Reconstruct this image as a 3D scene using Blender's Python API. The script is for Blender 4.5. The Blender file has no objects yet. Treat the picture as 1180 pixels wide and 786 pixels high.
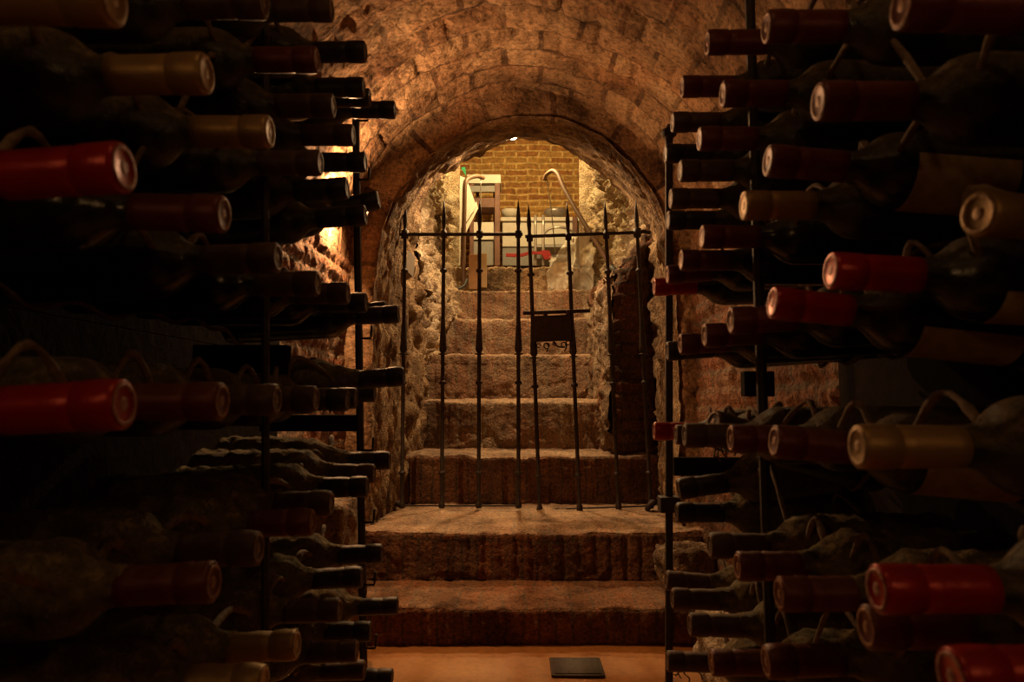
import bpy, bmesh, math, random
from mathutils import Vector, Matrix, noise, Euler
random.seed(7)
C = bpy.context.scene.collection
EYE = 0.80
F = 850.0
PITCH = math.atan(67/850.0); YAW = math.atan(7/850.0)

# ------------------------------------------------------------------ camera
cam_d = bpy.data.cameras.new('camera'); cam = bpy.data.objects.new('camera', cam_d); C.objects.link(cam)
cam.location = (0, 0, EYE)
cam.rotation_euler = Euler((math.pi/2 + PITCH, 0, YAW), 'XYZ')
cam_d.sensor_width = 36.0; cam_d.lens = 36.0*F/1180.0
cam_d.clip_start = 0.02
cam_d.dof.use_dof = True; cam_d.dof.focus_distance = 3.2; cam_d.dof.aperture_fstop = 9.0
bpy.context.scene.camera = cam
RM = cam.rotation_euler.to_matrix()

def ray(px, py):
    d = RM @ Vector(((px-590)/F, (393-py)/F, -1.0))
    return d / d.y
def U(px, py, D):          # world point on the plane y = D
    r = ray(px, py)
    return Vector((r.x*D, D, EYE + r.z*D))
def UX(px, py, X):         # world point on the plane x = X
    r = ray(px, py); D = X/r.x
    return Vector((X, D, EYE + r.z*D))

# ------------------------------------------------------------------ helpers
def obj(name, me, mat=None, parent=None, smooth=True):
    if isinstance(me, bmesh.types.BMesh):
        m = bpy.data.meshes.new(name); me.to_mesh(m); me.free(); me = m
    o = bpy.data.objects.new(name, me); C.objects.link(o)
    if mat:
        me.materials.clear(); me.materials.append(mat)
    if smooth:
        for p in me.polygons: p.use_smooth = True
    if parent: o.parent = parent
    return o
def empty(name, loc=(0,0,0), rot=(0,0,0)):
    o = bpy.data.objects.new(name, None); C.objects.link(o); o.location = loc; o.rotation_euler = rot
    o.empty_display_size = .05
    return o
def tag(o, label, cat, group=None, kind=None):
    o['label'] = label; o['category'] = cat
    if group: o['group'] = group
    if kind: o['kind'] = kind
    return o
def struct(o, label=None):
    o['kind'] = 'structure'
    if label: o['label'] = label
    return o
def add_box(bm, c, s, rot=None, bevel=0.0):
    r = bmesh.ops.create_cube(bm, size=1.0)
    M = Matrix.Translation(c) @ (rot.to_4x4() if rot else Matrix.Identity(4)) @ Matrix.Diagonal((s[0], s[1], s[2], 1))
    bmesh.ops.transform(bm, matrix=M, verts=r['verts'])
    if bevel:
        es = list({e for v in r['verts'] for e in v.link_edges})
        bmesh.ops.bevel(bm, geom=es, offset=bevel, segments=2, affect='EDGES', profile=.5)
def add_lathe(bm, prof, n=20, M=None, axis='X', caps=True):
    rings = []
    for (a, r) in prof:
        ring = []
        for i in range(n):
            t = 2*math.pi*i/n
            if axis == 'X': p = Vector((a, r*math.cos(t), r*math.sin(t)))
            else: p = Vector((r*math.cos(t), r*math.sin(t), a))
            if M: p = M @ p
            ring.append(bm.verts.new(p))
        rings.append(ring)
    for k in range(len(rings)-1):
        for i in range(n):
            j = (i+1) % n
            bm.faces.new((rings[k][i], rings[k][j], rings[k+1][j], rings[k+1][i]))
    if caps:
        bm.faces.new(rings[0][::-1]); bm.faces.new(rings[-1])
def add_tube(bm, pts, r, n=8, wob=0.0):
    pts = [Vector(p) for p in pts]
    rings = []
    up = Vector((0.13, 0.21, 0.97)).normalized()
    prev = None
    for k, p in enumerate(pts):
        t = (pts[min(k+1, len(pts)-1)] - pts[max(k-1, 0)])
        if t.length < 1e-9: t = Vector((0,0,1))
        t.normalize()
        if prev is None:
            a = t.cross(up)
            if a.length < .1: a = t.cross(Vector((1,0,0)))
        else:
            a = prev - t*prev.dot(t)
        a.normalize(); prev = a
        b = t.cross(a)
        rr = (r[k] if isinstance(r, (list, tuple)) else r)
        if wob: rr *= 1 + wob*noise.noise(p*90)
        rings.append([bm.verts.new(p + a*rr*math.cos(2*math.pi*i/n) + b*rr*math.sin(2*math.pi*i/n)) for i in range(n)])
    for k in range(len(rings)-1):
        for i in range(n):
            j = (i+1) % n
            bm.faces.new((rings[k][i], rings[k][j], rings[k+1][j], rings[k+1][i]))
    bm.faces.new(rings[0][::-1]); bm.faces.new(rings[-1])
def smooth_path(pts, n=6):
    pts = [Vector(p) for p in pts]; out = []
    P = [pts[0]*2-pts[1]] + pts + [pts[-1]*2-pts[-2]]
    for i in range(1, len(P)-2):
        for k in range(n):
            t = k/n
            out.append(0.5*((2*P[i]) + (-P[i-1]+P[i+1])*t + (2*P[i-1]-5*P[i]+4*P[i+1]-P[i+2])*t*t + (-P[i-1]+3*P[i]-3*P[i+1]+P[i+2])*t**3))
    out.append(pts[-1]); return out
def recalc(bm): bmesh.ops.recalc_face_normals(bm, faces=bm.faces[:])

# rock relief
def fract(p, o=5):
    return noise.fractal(p, 1.0, 2.0, o)
def rock(p, s=1.0):
    q = p*s
    a = noise.fractal(q*2.2, 1.0, 2.1, 4)
    d = noise.voronoi(q*7.0)[0]
    b = (d[1]-d[0])
    c = noise.fractal(q*16, .9, 2.1, 3)
    return a*0.55 + min(b, .5)*1.1 + c*0.28
def rubble(p, s=1.0):
    """faceted broken stones with cracks between them"""
    q = p*s + Vector((noise.noise(p*5), noise.noise(p*5+Vector((9,0,0))), noise.noise(p*5+Vector((0,9,0)))))*.35
    d, pts = noise.voronoi(q)
    crack = min((d[1]-d[0])*3.0, 1.0); crack = crack*crack*(3-2*crack)
    r = noise.cell(pts[0]*17.3)
    return crack*(.45+.55*r)
def gritty(p):
    return noise.fractal(p*14, .8, 2.1, 5)*.5 + abs(noise.noise(p*40))*.35
def crag(p):
    a = noise.noise(p*2.6+Vector((3.1,0,0)))*.9
    return a + rubble(p, 7.5)*.75 + rubble(p, 17)*.35 + gritty(p)*.45 - .55
def brickh(u, v, w, h, mortar=.012, seed=0.0):
    row = math.floor(v/h); off = .5*w*(row % 2) + .3*w*math.sin(row*12.9+seed)
    col = math.floor((u+off)/w)
    fu = (u+off)/w - col; fv = v/h - row
    du = min(fu, 1-fu)*w; dv = min(fv, 1-fv)*h
    d = min(du, dv)
    k = max(0.0, min(1.0, (d-mortar*.3)/(mortar*.9)))
    k = k*k*(3-2*k)
    rnd = (math.sin(row*127.1+col*311.7+seed)*43758.5453) % 1.0
    return k, rnd
def grid(name, fn, us, vs, disp, mat, flip=False, parent=None, attr=True):
    """fn(u,v)->(Vector, (s,t)); disp(p,s,t)->height along the surface normal"""
    nu, nv = len(us), len(vs)
    P = [[fn(u, v) for v in vs] for u in us]
    N = [[None]*nv for _ in us]
    for i in range(nu):
        for j in range(nv):
            a = P[min(i+1, nu-1)][j][0] - P[max(i-1, 0)][j][0]
            b = P[i][min(j+1, nv-1)][0] - P[i][max(j-1, 0)][0]
            n = a.cross(b)
            if n.length < 1e-12: n = Vector((0,0,1))
            n.normalize()
            if flip: n = -n
            N[i][j] = n
    verts = []
    for i in range(nu):
        for j in range(nv):
            p, st = P[i][j]
            verts.append(p + N[i][j]*disp(p, st[0], st[1]))
    faces = []
    for i in range(nu-1):
        for j in range(nv-1):
            f = (i*nv+j, (i+1)*nv+j, (i+1)*nv+j+1, i*nv+j+1)
            faces.append(f if not flip else f[::-1])
    me = bpy.data.meshes.new(name); me.from_pydata(verts, [], faces)
    uvl = me.uv_layers.new(name='UVMap')
    sts = [P[i][j][1] for i in range(nu) for j in range(nv)]
    for l in me.loops: uvl.data[l.index].uv = sts[l.vertex_index]
    return obj(name, me, mat, parent)
def lin(a, b, n): return [a+(b-a)*i/(n-1) for i in range(n)]

# ------------------------------------------------------------------ materials
def newmat(name):
    m = bpy.data.materials.new(name); m.use_nodes = True
    nt = m.node_tree; nt.nodes.clear()
    out = nt.nodes.new('ShaderNodeOutputMaterial'); b = nt.nodes.new('ShaderNodeBsdfPrincipled')
    nt.links.new(b.outputs[0], out.inputs[0])
    return m, nt, b
class NB:
    def __init__(s, nt): s.nt = nt
    def n(s, t, **kw):
        x = s.nt.nodes.new(t)
        for k, v in kw.items(): setattr(x, k, v)
        return x
    def l(s, a, b): s.nt.links.new(a, b)
    def coord(s, kind='Object'):
        return s.n('ShaderNodeTexCoord').outputs[kind]
    def noise(s, vec, scale, detail=6, rough=.6, dist=0):
        x = s.n('ShaderNodeTexNoise'); x.inputs['Scale'].default_value = scale; x.inputs['Detail'].default_value = detail
        x.inputs['Roughness'].default_value = rough; x.inputs['Distortion'].default_value = dist
        s.l(vec, x.inputs['Vector']); return x.outputs['Fac']
    def ramp(s, fac, stops):
        x = s.n('ShaderNodeValToRGB'); e = x.color_ramp.elements
        while len(e) < len(stops): e.new(.5)
        for k, (p, c) in enumerate(stops):
            e[k].position = p; e[k].color = (*c, 1) if len(c) == 3 else c
        s.l(fac, x.inputs[0]); return x.outputs[0]
    def mix(s, fac, a, b, mode='MIX'):
        x = s.n('ShaderNodeMix', data_type='RGBA', blend_type=mode)
        if isinstance(fac, (int, float)): x.inputs[0].default_value = fac
        else: s.l(fac, x.inputs[0])
        for k, v in ((6, a), (7, b)):
            if isinstance(v, tuple): x.inputs[k].default_value = (*v[:3], 1)
            else: s.l(v, x.inputs[k])
        return x.outputs[2]
    def math(s, op, a, b=0.0, clamp=False):
        x = s.n('ShaderNodeMath', operation=op, use_clamp=clamp)
        for k, v in ((0, a), (1, b)):
            if isinstance(v, (int, float)): x.inputs[k].default_value = v
            else: s.l(v, x.inputs[k])
        return x.outputs[0]
    def bump(s, h, strength=.5, dist=.01, normal=None):
        x = s.n('ShaderNodeBump'); x.inputs['Strength'].default_value = strength; x.inputs['Distance'].default_value = dist
        s.l(h, x.inputs['Height'])
        if normal: s.l(normal, x.inputs['Normal'])
        return x.outputs[0]
    def brick(s, vec, w, h, mortar, c1, c2, cm, bias=0.0):
        x = s.n('ShaderNodeTexBrick'); x.inputs['Scale'].default_value = 1.0
        x.inputs['Brick Width'].default_value = w; x.inputs['Row Height'].default_value = h
        x.inputs['Mortar Size'].default_value = mortar; x.inputs['Mortar Smooth'].default_value = .4
        x.inputs['Bias'].default_value = bias
        for k, c in (('Color1', c1), ('Color2', c2), ('Mortar', cm)):
            x.inputs[k].default_value = (*c, 1)
        s.l(vec, x.inputs['Vector']); return x

def stone_mat(name, dark, mid, light, red=None, scale=1.0, rough=.9, brick=None, bumps=.8, blotch=.7):
    m, nt, b = newmat(name); B = NB(nt); co = B.coord()
    f = B.noise(co, 5*scale, 8, .65, .4)
    col = B.ramp(f, [(.32, dark), (.5, mid), (.66, light)])
    if red:
        f2 = B.noise(co, 3.1*scale, 4, .6)
        col = B.mix(B.ramp(f2, [(.5, (0,0,0)), (.62, (.8,.8,.8))]), col, red)
    if brick:
        w, h, mo, c1, c2, cm = brick
        uv = B.coord('UV')
        nz = B.n('ShaderNodeTexNoise'); nz.inputs['Scale'].default_value = 9; B.l(co, nz.inputs['Vector'])
        vm = B.n('ShaderNodeMixRGB' if False else 'ShaderNodeVectorMath', operation='SCALE'); B.l(nz.outputs['Color'], vm.inputs[0]); vm.inputs['Scale'].default_value = .03
        va = B.n('ShaderNodeVectorMath', operation='ADD'); B.l(uv, va.inputs[0]); B.l(vm.outputs[0], va.inputs[1])
        bt = B.brick(va.outputs[0], w, h, mo, c1, c2, cm)
        k = B.ramp(B.noise(co, 4.3*scale, 5, .7), [(.38, (.25,.25,.25)), (.62, (.95,.95,.95))])
        col = B.mix(k, col, bt.outputs['Color'])
    bl = B.noise(co, 2.6*scale, 5, .62, .6)
    col = B.mix(blotch, col, B.ramp(bl, [(.36, (.30,.26,.24)), (.5, (.95,.93,.9)), (.64, (1.35,1.32,1.25))]), 'MULTIPLY')
    sp = B.noise(co, 70*scale, 4, .7)
    col = B.mix(.75, col, B.ramp(sp, [(.33, (.22,.2,.18)), (.52, (1,1,1)), (.72, (1.5,1.45,1.35))]), 'MULTIPLY')
    B.l(col, b.inputs['Base Color']); b.inputs['Roughness'].default_value = rough
    b.inputs['Specular IOR Level'].default_value = .25
    h1 = B.noise(co, 28*scale, 8, .7); h2 = B.noise(co, 110*scale, 4, .7)
    vo = B.n('ShaderNodeTexVoronoi'); vo.inputs['Scale'].default_value = 42*scale; vo.inputs['Randomness'].default_value = 1.0
    nv = B.n('ShaderNodeTexNoise'); nv.inputs['Scale'].default_value = 30*scale; B.l(co, nv.inputs['Vector'])
    vs_ = B.n('ShaderNodeVectorMath', operation='SCALE'); B.l(nv.outputs['Color'], vs_.inputs[0]); vs_.inputs['Scale'].default_value = .05
    vv = B.n('ShaderNodeVectorMath', operation='ADD'); B.l(co, vv.inputs[0]); B.l(vs_.outputs[0], vv.inputs[1]); B.l(vv.outputs[0], vo.inputs['Vector'])
    h = B.math('ADD', B.math('ADD', h1, B.math('MULTIPLY', h2, .45)), B.math('MULTIPLY', vo.outputs['Distance'], -.5))
    B.l(B.bump(h, bumps, .035), b.inputs['Normal'])
    return m

M = {}
M['vault'] = stone_mat('vault_brick', (.07,.038,.022), (.25,.145,.08), (.50,.37,.24), (.27,.115,.055), 1.0, .92,
    (.26,.15,.013, (.25,.14,.078), (.44,.31,.19), (.10,.06,.04)), .45, .9)
M['wallbrick'] = stone_mat('old_wall_brick', (.10,.05,.03), (.30,.16,.09), (.46,.30,.19), (.38,.13,.06), 1.2, .92,
    (.27,.065,.012, (.36,.15,.075), (.30,.18,.11), (.22,.16,.11)))
M['rock'] = stone_mat('rough_rock', (.10,.065,.045), (.36,.26,.17), (.66,.54,.38), (.34,.17,.09), 1.3, .95)
M['jamb'] = stone_mat('rough_plaster_stone', (.14,.085,.05), (.38,.25,.14), (.62,.46,.29), None, 1.6, .95)
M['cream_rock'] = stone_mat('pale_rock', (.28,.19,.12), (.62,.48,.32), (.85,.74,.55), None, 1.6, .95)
M['shadebrick'] = stone_mat('shaded_brick', (.05,.03,.02), (.14,.08,.05), (.24,.15,.09), (.22,.08,.04), 1.4, .95,
    (.24,.06,.01, (.2,.08,.045), (.13,.08,.05), (.09,.065,.05)))
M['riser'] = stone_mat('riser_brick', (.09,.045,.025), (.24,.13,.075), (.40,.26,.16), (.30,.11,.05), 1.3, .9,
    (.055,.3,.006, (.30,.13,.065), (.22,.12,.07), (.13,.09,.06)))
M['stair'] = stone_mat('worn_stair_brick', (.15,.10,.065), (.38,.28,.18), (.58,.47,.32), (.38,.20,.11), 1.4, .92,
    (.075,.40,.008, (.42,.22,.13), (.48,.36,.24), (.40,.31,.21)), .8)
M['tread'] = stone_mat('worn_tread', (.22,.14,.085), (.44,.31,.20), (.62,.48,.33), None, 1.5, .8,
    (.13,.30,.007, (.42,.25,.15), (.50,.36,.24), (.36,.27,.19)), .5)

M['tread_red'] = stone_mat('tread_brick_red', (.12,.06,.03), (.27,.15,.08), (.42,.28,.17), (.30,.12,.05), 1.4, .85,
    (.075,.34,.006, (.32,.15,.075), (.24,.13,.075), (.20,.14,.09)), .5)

def simple(name, col, rough=.6, metal=0.0, var=.35, scale=40, bump=.15, spec=.5):
    m, nt, b = newmat(name); B = NB(nt); co = B.coord()
    f = B.noise(co, scale, 5, .65)
    lo = tuple(c*(1-var) for c in col); hi = tuple(min(1, c*(1+var)) for c in col)
    B.l(B.ramp(f, [(.3, lo), (.7, hi)]), b.inputs['Base Color'])
    b.inputs['Roughness'].default_value = rough; b.inputs['Metallic'].default_value = metal
    b.inputs['Specular IOR Level'].default_value = spec
    if bump: B.l(B.bump(f, bump, .004), b.inputs['Normal'])
    return m
M['iron'] = simple('wrought_iron', (.035,.024,.018), .55, .3, .5, 60, .5)
M['rackiron'] = simple('rack_iron', (.045,.032,.024), .65, .2, .5, 60, .4)
M['wire'] = simple('dusty_wire', (.17,.115,.07), .85, 0, .55, 120, .5)
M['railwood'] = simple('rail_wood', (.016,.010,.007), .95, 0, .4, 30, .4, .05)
M['paper'] = simple('paper', (.72,.68,.58), .9, 0, .06, 30, .05)
M['whitewood'] = simple('white_board', (.66,.62,.54), .7, 0, .08, 20, .05)
M['pipe'] = simple('handrail', (.17,.10,.065), .55, .1, .2, 30, .1)
M['rod'] = simple('thin_rod', (.30,.28,.24), .4, .8, .2, 30, .1)
M['brownwood'] = simple('brown_wood', (.16,.07,.045), .6, 0, .3, 20, .2)
M['planks'] = simple('plank_wood', (.40,.22,.10), .7, 0, .25, 14, .2)
M['rubber'] = simple('black_rubber', (.02,.02,.02), .6, 0, .2, 20, .1)
M['redcloth'] = simple('red_cloth', (.26,.012,.012), .8, 0, .2, 30, .2)
M['green'] = simple('green_sign', (.03,.40,.16), .6, 0, .1, 30, 0)
M['greymetal'] = simple('grey_metal', (.42,.38,.35), .4, .6, .15, 30, .1)
M['greycloth'] = simple('grey_cloth', (.28,.27,.26), .9, 0, .15, 60, .3)
M['grate'] = simple('grate_metal', (.07,.05,.038), .6, .4, .3, 60, .3)
M['steel_shade'] = simple('lamp_steel', (.12,.09,.07), .5, .6, .3, 40, .2)

# floor: worn ochre concrete
m, nt, b = newmat('ochre_floor'); B = NB(nt); co = B.coord()
f = B.noise(co, 3, 6, .6)
c = B.ramp(f, [(.3, (.36,.145,.035)), (.5, (.47,.20,.05)), (.7, (.56,.27,.08))])
c = B.mix(.5, c, B.ramp(B.noise(co, 45, 5, .7), [(.35, (.6,.58,.55)), (.55, (1,1,1))]), 'MULTIPLY')
B.l(c, b.inputs['Base Color']); b.inputs['Roughness'].default_value = .5
B.l(B.bump(B.noise(co, 12, 6, .6), .25, .01), b.inputs['Normal']); M['floor'] = m

# back room brick wall
m, nt, b = newmat('room_brick'); B = NB(nt); uv = B.coord('UV'); co = B.coord()
nz = B.n('ShaderNodeTexNoise'); nz.inputs['Scale'].default_value = 7; B.l(co, nz.inputs['Vector'])
vm = B.n('ShaderNodeVectorMath', operation='SCALE'); B.l(nz.outputs['Color'], vm.inputs[0]); vm.inputs['Scale'].default_value = .03
va = B.n('ShaderNodeVectorMath', operation='ADD'); B.l(uv, va.inputs[0]); B.l(vm.outputs[0], va.inputs[1])
bt = B.brick(va.outputs[0], .205, .056, .010, (.36,.15,.045), (.46,.27,.08), (.70,.50,.20))
c = B.mix(.8, bt.outputs['Color'], B.ramp(B.noise(co, 30, 5, .7), [(.35, (.42,.38,.34)), (.62, (1.15,1.1,1))]), 'MULTIPLY')
B.l(c, b.inputs['Base Color']); b.inputs['Roughness'].default_value = .9
B.l(B.bump(B.noise(co, 60, 5, .7), .5, .006), b.inputs['Normal']); M['roombrick'] = m

# bottle glass with settled dust on the upper side
def glass_mat(name, dust, tint=(.008,.010,.006)):
    m, nt, b = newmat(name); B = NB(nt); co = B.coord()
    g = B.n('ShaderNodeNewGeometry'); sx = B.n('ShaderNodeSeparateXYZ'); B.l(g.outputs['Normal'], sx.inputs[0])
    up = B.math('ADD', sx.outputs['Z'], -.15 + dust*.5)
    fz = B.noise(co, 55, 6, .75)
    k = B.math('MULTIPLY', B.math('MULTIPLY', up, 1.3, True), B.ramp(fz, [(.36-.1*dust, (.15,.15,.15)), (.58, (1,1,1))]), True)
    k = B.math('MULTIPLY', k, .25 + .75*dust, True)
    k = B.math('ADD', k, B.math('MULTIPLY', B.ramp(B.noise(co, 25, 5, .7), [(.4, (0,0,0)), (.8, (1,1,1))]), .02+.42*dust), True)
    col = B.mix(k, tint, B.mix(fz, (.17,.12,.052), (.44,.33,.165)))
    B.l(col, b.inputs['Base Color'])
    B.l(B.math('ADD', B.math('MULTIPLY', k, .75), .16 + .2*dust, True), b.inputs['Roughness'])
    B.l(B.bump(B.math('MULTIPLY', fz, k), 1.0, .012), b.inputs['Normal'])
    return m
M['glass_clean'] = glass_mat('dark_glass', .12)
M['glass_mid'] = glass_mat('dark_glass_dusty', .5)
M['glass_dust'] = glass_mat('dark_glass_caked', 1.0)
def cap_mat(name, col, rough=.35, metal=.3, dust=.3):
    m, nt, b = newmat(name); B = NB(nt); co = B.coord()
    g = B.n('ShaderNodeNewGeometry'); sx = B.n('ShaderNodeSeparateXYZ'); B.l(g.outputs['Normal'], sx.inputs[0])
    fz = B.noise(co, 80, 5, .7)
    k = B.math('MULTIPLY', B.math('MULTIPLY', B.math('ADD', sx.outputs['Z'], -.3), 1.4, True), fz, True)
    k = B.math('ADD', B.math('MULTIPLY', k, dust*1.3), B.math('MULTIPLY', B.ramp(fz, [(.45, (0,0,0)), (.75, (1,1,1))]), dust*.4), True)
    base = B.mix(B.noise(co, 30, 4, .6), tuple(c*.75 for c in col), col)
    B.l(B.mix(k, base, (.26,.18,.11)), b.inputs['Base Color'])
    B.l(B.math('ADD', B.math('MULTIPLY', k, .6), rough, True), b.inputs['Roughness'])
    b.inputs['Metallic'].default_value = metal
    B.l(B.bump(fz, .35, .002), b.inputs['Normal'])
    return m
CAP = {'red': cap_mat('capsule_red', (.42,.010,.010), .28, .25, .12),
       'maroon': cap_mat('capsule_maroon', (.13,.016,.012), .42, .25, .3),
       'brown': cap_mat('capsule_brown', (.07,.03,.02), .5, .2, .5),
       'gold': cap_mat('capsule_gold', (.40,.25,.10), .42, .5, .3),
       'black': cap_mat('capsule_black', (.022,.014,.012), .45, .2, .3)}
def seal_mat(name, c1, c2):
    m, nt, b = newmat(name); B = NB(nt); co = B.coord()
    f = B.noise(co, 170, 4, .75)
    B.l(B.ramp(f, [(.42, c1), (.66, c2)]), b.inputs['Base Color'])
    b.inputs['Roughness'].default_value = .5; b.inputs['Metallic'].default_value = .35
    B.l(B.bump(f, .6, .002), b.inputs['Normal']); return m
SEAL = {'red': seal_mat('seal_worn_red', (.28,.06,.04), (.66,.46,.38)),
        'maroon': seal_mat('seal_worn_copper', (.20,.07,.035), (.58,.34,.2)),
        'brown': seal_mat('seal_dusty', (.14,.07,.04), (.42,.29,.2)),
        'gold': seal_mat('seal_gold', (.36,.2,.1), (.75,.58,.38)),
        'black': seal_mat('seal_black', (.05,.03,.022), (.30,.19,.13))}
m, nt, b = newmat('aged_label'); B = NB(nt); co = B.coord()
B.l(B.ramp(B.noise(co, 22, 6, .7), [(.35, (.26,.165,.055)), (.6, (.50,.36,.15))]), b.inputs['Base Color'])
b.inputs['Roughness'].default_value = .85; M['label'] = m
m, nt, b = newmat('plastic_sheet'); B = NB(nt); co = B.coord()
b.inputs['Base Color'].default_value = (.85,.8,.7,1); b.inputs['Roughness'].default_value = .3
b.inputs['Transmission Weight'].default_value = .0; b.inputs['Alpha'].default_value = .45
M['plastic'] = m
def emis(name, col, s):
    m, nt, b = newmat(name); b.inputs['Base Color'].default_value = (*col, 1)
    b.inputs['Emission Color'].default_value = (*col, 1); b.inputs['Emission Strength'].default_value = s
    return m
M['bulb'] = emis('bulb_warm', (1,.62,.28), 25)
M['bulbw'] = emis('bulb_white', (1,.82,.55), 30)

# ------------------------------------------------------------------ cellar shell
XL, XR, ZS = -.68, .70, .55 + EYE          # wall planes and spring height of the vault
ZC = 1.235 + EYE                           # crown
YF = 2.90                                  # plane of the arched end wall
YB = -1.7
ys = lin(YB, 1.0, 20) + lin(1.03, YF+.02, 190)
def d_wall(p, s, t):
    k, r = brickh(s, t, .27, .065, .014)
    return .012*k*(.3+.7*r) + .009*crag(p) + .014*gritty(p)
def left_fn(u, v): return Vector((XL + .02*noise.noise(Vector((0, v*2, u*2))), v, u)), (v, u)
def right_fn(u, v): return Vector((XR, v, u)), (v, u)
zs = lin(0, ZS, 130)
o = grid('wall_left', left_fn, zs, ys, d_wall, M['wallbrick'], flip=True); struct(o)
o = grid('wall_right', right_fn, zs, ys, d_wall, M['wallbrick'], flip=False); struct(o)
def d_vault(p, s, t):
    k, r = brickh(s+.01*math.sin(p.x*9), t+.012*noise.noise(p*5), .26, .15, .013, 3.1)
    return ((.004+.014*max(0, min(1, .5+1.6*noise.noise(p*2.3))))*k*(.35+.65*r) + .008*crag(p) + .012*gritty(p) + .02*noise.noise(p*2.1) - .01)
def vault_pt(a, y):
    cx = (XL+XR)/2; rx = (XR-XL)/2; rz = ZC-ZS
    return Vector((cx - rx*math.cos(a), y, ZS + rz*math.sin(a)))
def vault_fn(u, v): return vault_pt(u, v), (u*.69, v)
ysv = lin(YB, 1.9, 20) + lin(1.92, YF+.02, 110)
o = grid('ceiling', vault_fn, lin(0, math.pi, 240), ysv, d_vault, M['vault'], flip=True); struct(o)
# floor
o = grid('floor', lambda u, v: (Vector((u, v, 0)), (u, v)), lin(-.75, .75, 60), lin(YB, 2.6, 120),
         lambda p, s, t: .004*fract(p*3), M['floor']); struct(o)
o = grid('wall_back', lambda u, v: (Vector((u, YB, v)), (u, v)), lin(-.75, .75, 40), lin(0, 2.1, 50),
         lambda p, s, t: .02*rock(p), M['wallbrick'], flip=True); struct(o)

# passage profile (world x, z) at a few depths, floor left -> over -> floor right
def E(l): return [(x, z+EYE) for x, z in l]
PF = E([(-.575,-.62),(-.575,-.4),(-.575,-.1),(-.575,.2),(-.565,.5),(-.52,.74),(-.42,.905),(-.30,1.025),(-.15,1.105),(.03,1.14),(.2,1.12),(.36,1.035),(.49,.895),(.58,.73),(.622,.5),(.63,.2),(.63,-.1),(.63,-.4),(.63,-.62)])
PG = E([(-.54,-.62),(-.54,-.4),(-.542,-.1),(-.545,.2),(-.56,.5),(-.55,.74),(-.47,.96),(-.34,1.10),(-.16,1.20),(.03,1.24),(.2,1.22),(.38,1.13),(.53,.98),(.62,.8),(.65,.5),(.63,.2),(.63,-.1),(.63,-.4),(.63,-.62)])
PH = E([(-.47,-.62),(-.47,-.4),(-.47,-.1),(-.47,.2),(-.50,.5),(-.54,.85),(-.50,1.08),(-.42,1.19),(-.225,1.32),(-.03,1.40),(.16,1.39),(.33,1.305),(.45,1.22),(.58,1.06),(.70,.9),(.71,.5),(.70,.1),(.70,-.4),(.70,-.62)])
def resample(P, n=170):
    P = [Vector((a, b, 0)) for a, b in P]; P = smooth_path(P, 8)
    L = [0]
    for i in range(1, len(P)): L.append(L[-1] + (P[i]-P[i-1]).length)
    out = []; j = 0
    for k in range(n):
        t = L[-1]*k/(n-1)
        while j < len(L)-2 and L[j+1] < t: j += 1
        f = (t-L[j])/max(1e-9, L[j+1]-L[j]); out.append(P[j].lerp(P[j+1], f))
    return out, L[-1]
NP = 210
RF, LF = resample(PF, NP); RG, _ = resample(PG, NP); RH, _ = resample(PH, NP)
def pass_fn(i, y):
    i = int(i)
    if y < 3.35: f = (y-YF)/(3.35-YF); a, b = RF[i], RG[i]
    else: f = (y-3.35)/(3.92-3.35); a, b = RG[i], RH[i]
    f = max(0, min(1, f)); p = a.lerp(b, f)
    return Vector((p.x, y, p.y)), (LF*i/(NP-1), y)
def d_pass(p, s, t):
    f = max(0, min(1, (t-3.25)/.25)); e = max(0, min(1, (t-YF)/.06))
    streak = noise.fractal(Vector((p.x*9, p.y*22, p.z*9)), .8, 2.1, 5)
    plain = .020*streak + .012*gritty(p) + .012*rubble(p, 11)
    hi = max(0, min(1, (p.z-EYE-.75)/.2))
    return (plain*(1-f) + (.060*(1-hi)+.030*hi)*crag(p)*f)*(.35+.65*e)
o = grid('wall_passage', pass_fn, range(NP), lin(YF-.005, 3.92, 110), d_pass, M['jamb'], flip=True); struct(o)
# arched end wall between the vault and the passage mouth
def outer(i):
    t = i/(NP-1); L1 = ZS; La = math.pi*.69; Lt = 2*L1+La; s = t*Lt
    if s < L1: return Vector((XL-.03, YF, s))
    if s > L1+La: return Vector((XR+.03, YF, Lt-s))
    q = vault_pt((s-L1)/La*math.pi, YF); c = Vector(((XL+XR)/2, YF, ZS)); return q + (q-c).normalized()*.03
def ring_fn(u, v):
    i = int(u); a = outer(i); b = Vector((RF[i].x, YF, RF[i].y)); p = a.lerp(b, v)
    # rounded arris towards the opening
    if v > .7: p.y += .03*((v-.7)/.3)**2
    return p, (LF*i/(NP-1), v*.12)
o = grid('wall_front', ring_fn, range(NP), lin(0, 1, 16), lambda p, s, t: .012*crag(p)+.010*gritty(p), M['vault'], flip=False); struct(o)
# passage beyond the mouth: left rock wall, right buttress and right rock wall, up to the room
def left2(u, v):
    x = -.47 + .03*math.sin(v*3) + (.03 if v > 4.6 else 0) - .10*max(0, (u-EYE-.55))
    return Vector((x, v, u)), (v, u)
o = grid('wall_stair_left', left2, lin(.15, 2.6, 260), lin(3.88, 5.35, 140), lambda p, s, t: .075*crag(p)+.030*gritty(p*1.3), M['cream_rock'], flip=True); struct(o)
def right2(u, v):
    f = (v-3.88)/1.5; x = .70 - .20*f + .12*max(0, u-EYE-1.0)*0
    if u < EYE+.62: x = min(x, .62-.1*f)
    return Vector((x, v, u)), (v, u)
o = grid('wall_stair_right', right2, lin(.15, 2.6, 260), lin(3.88, 5.35, 140), lambda p, s, t: .10*crag(p)+.035*gritty(p*1.3), M['cream_rock'], flip=False); struct(o)
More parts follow.
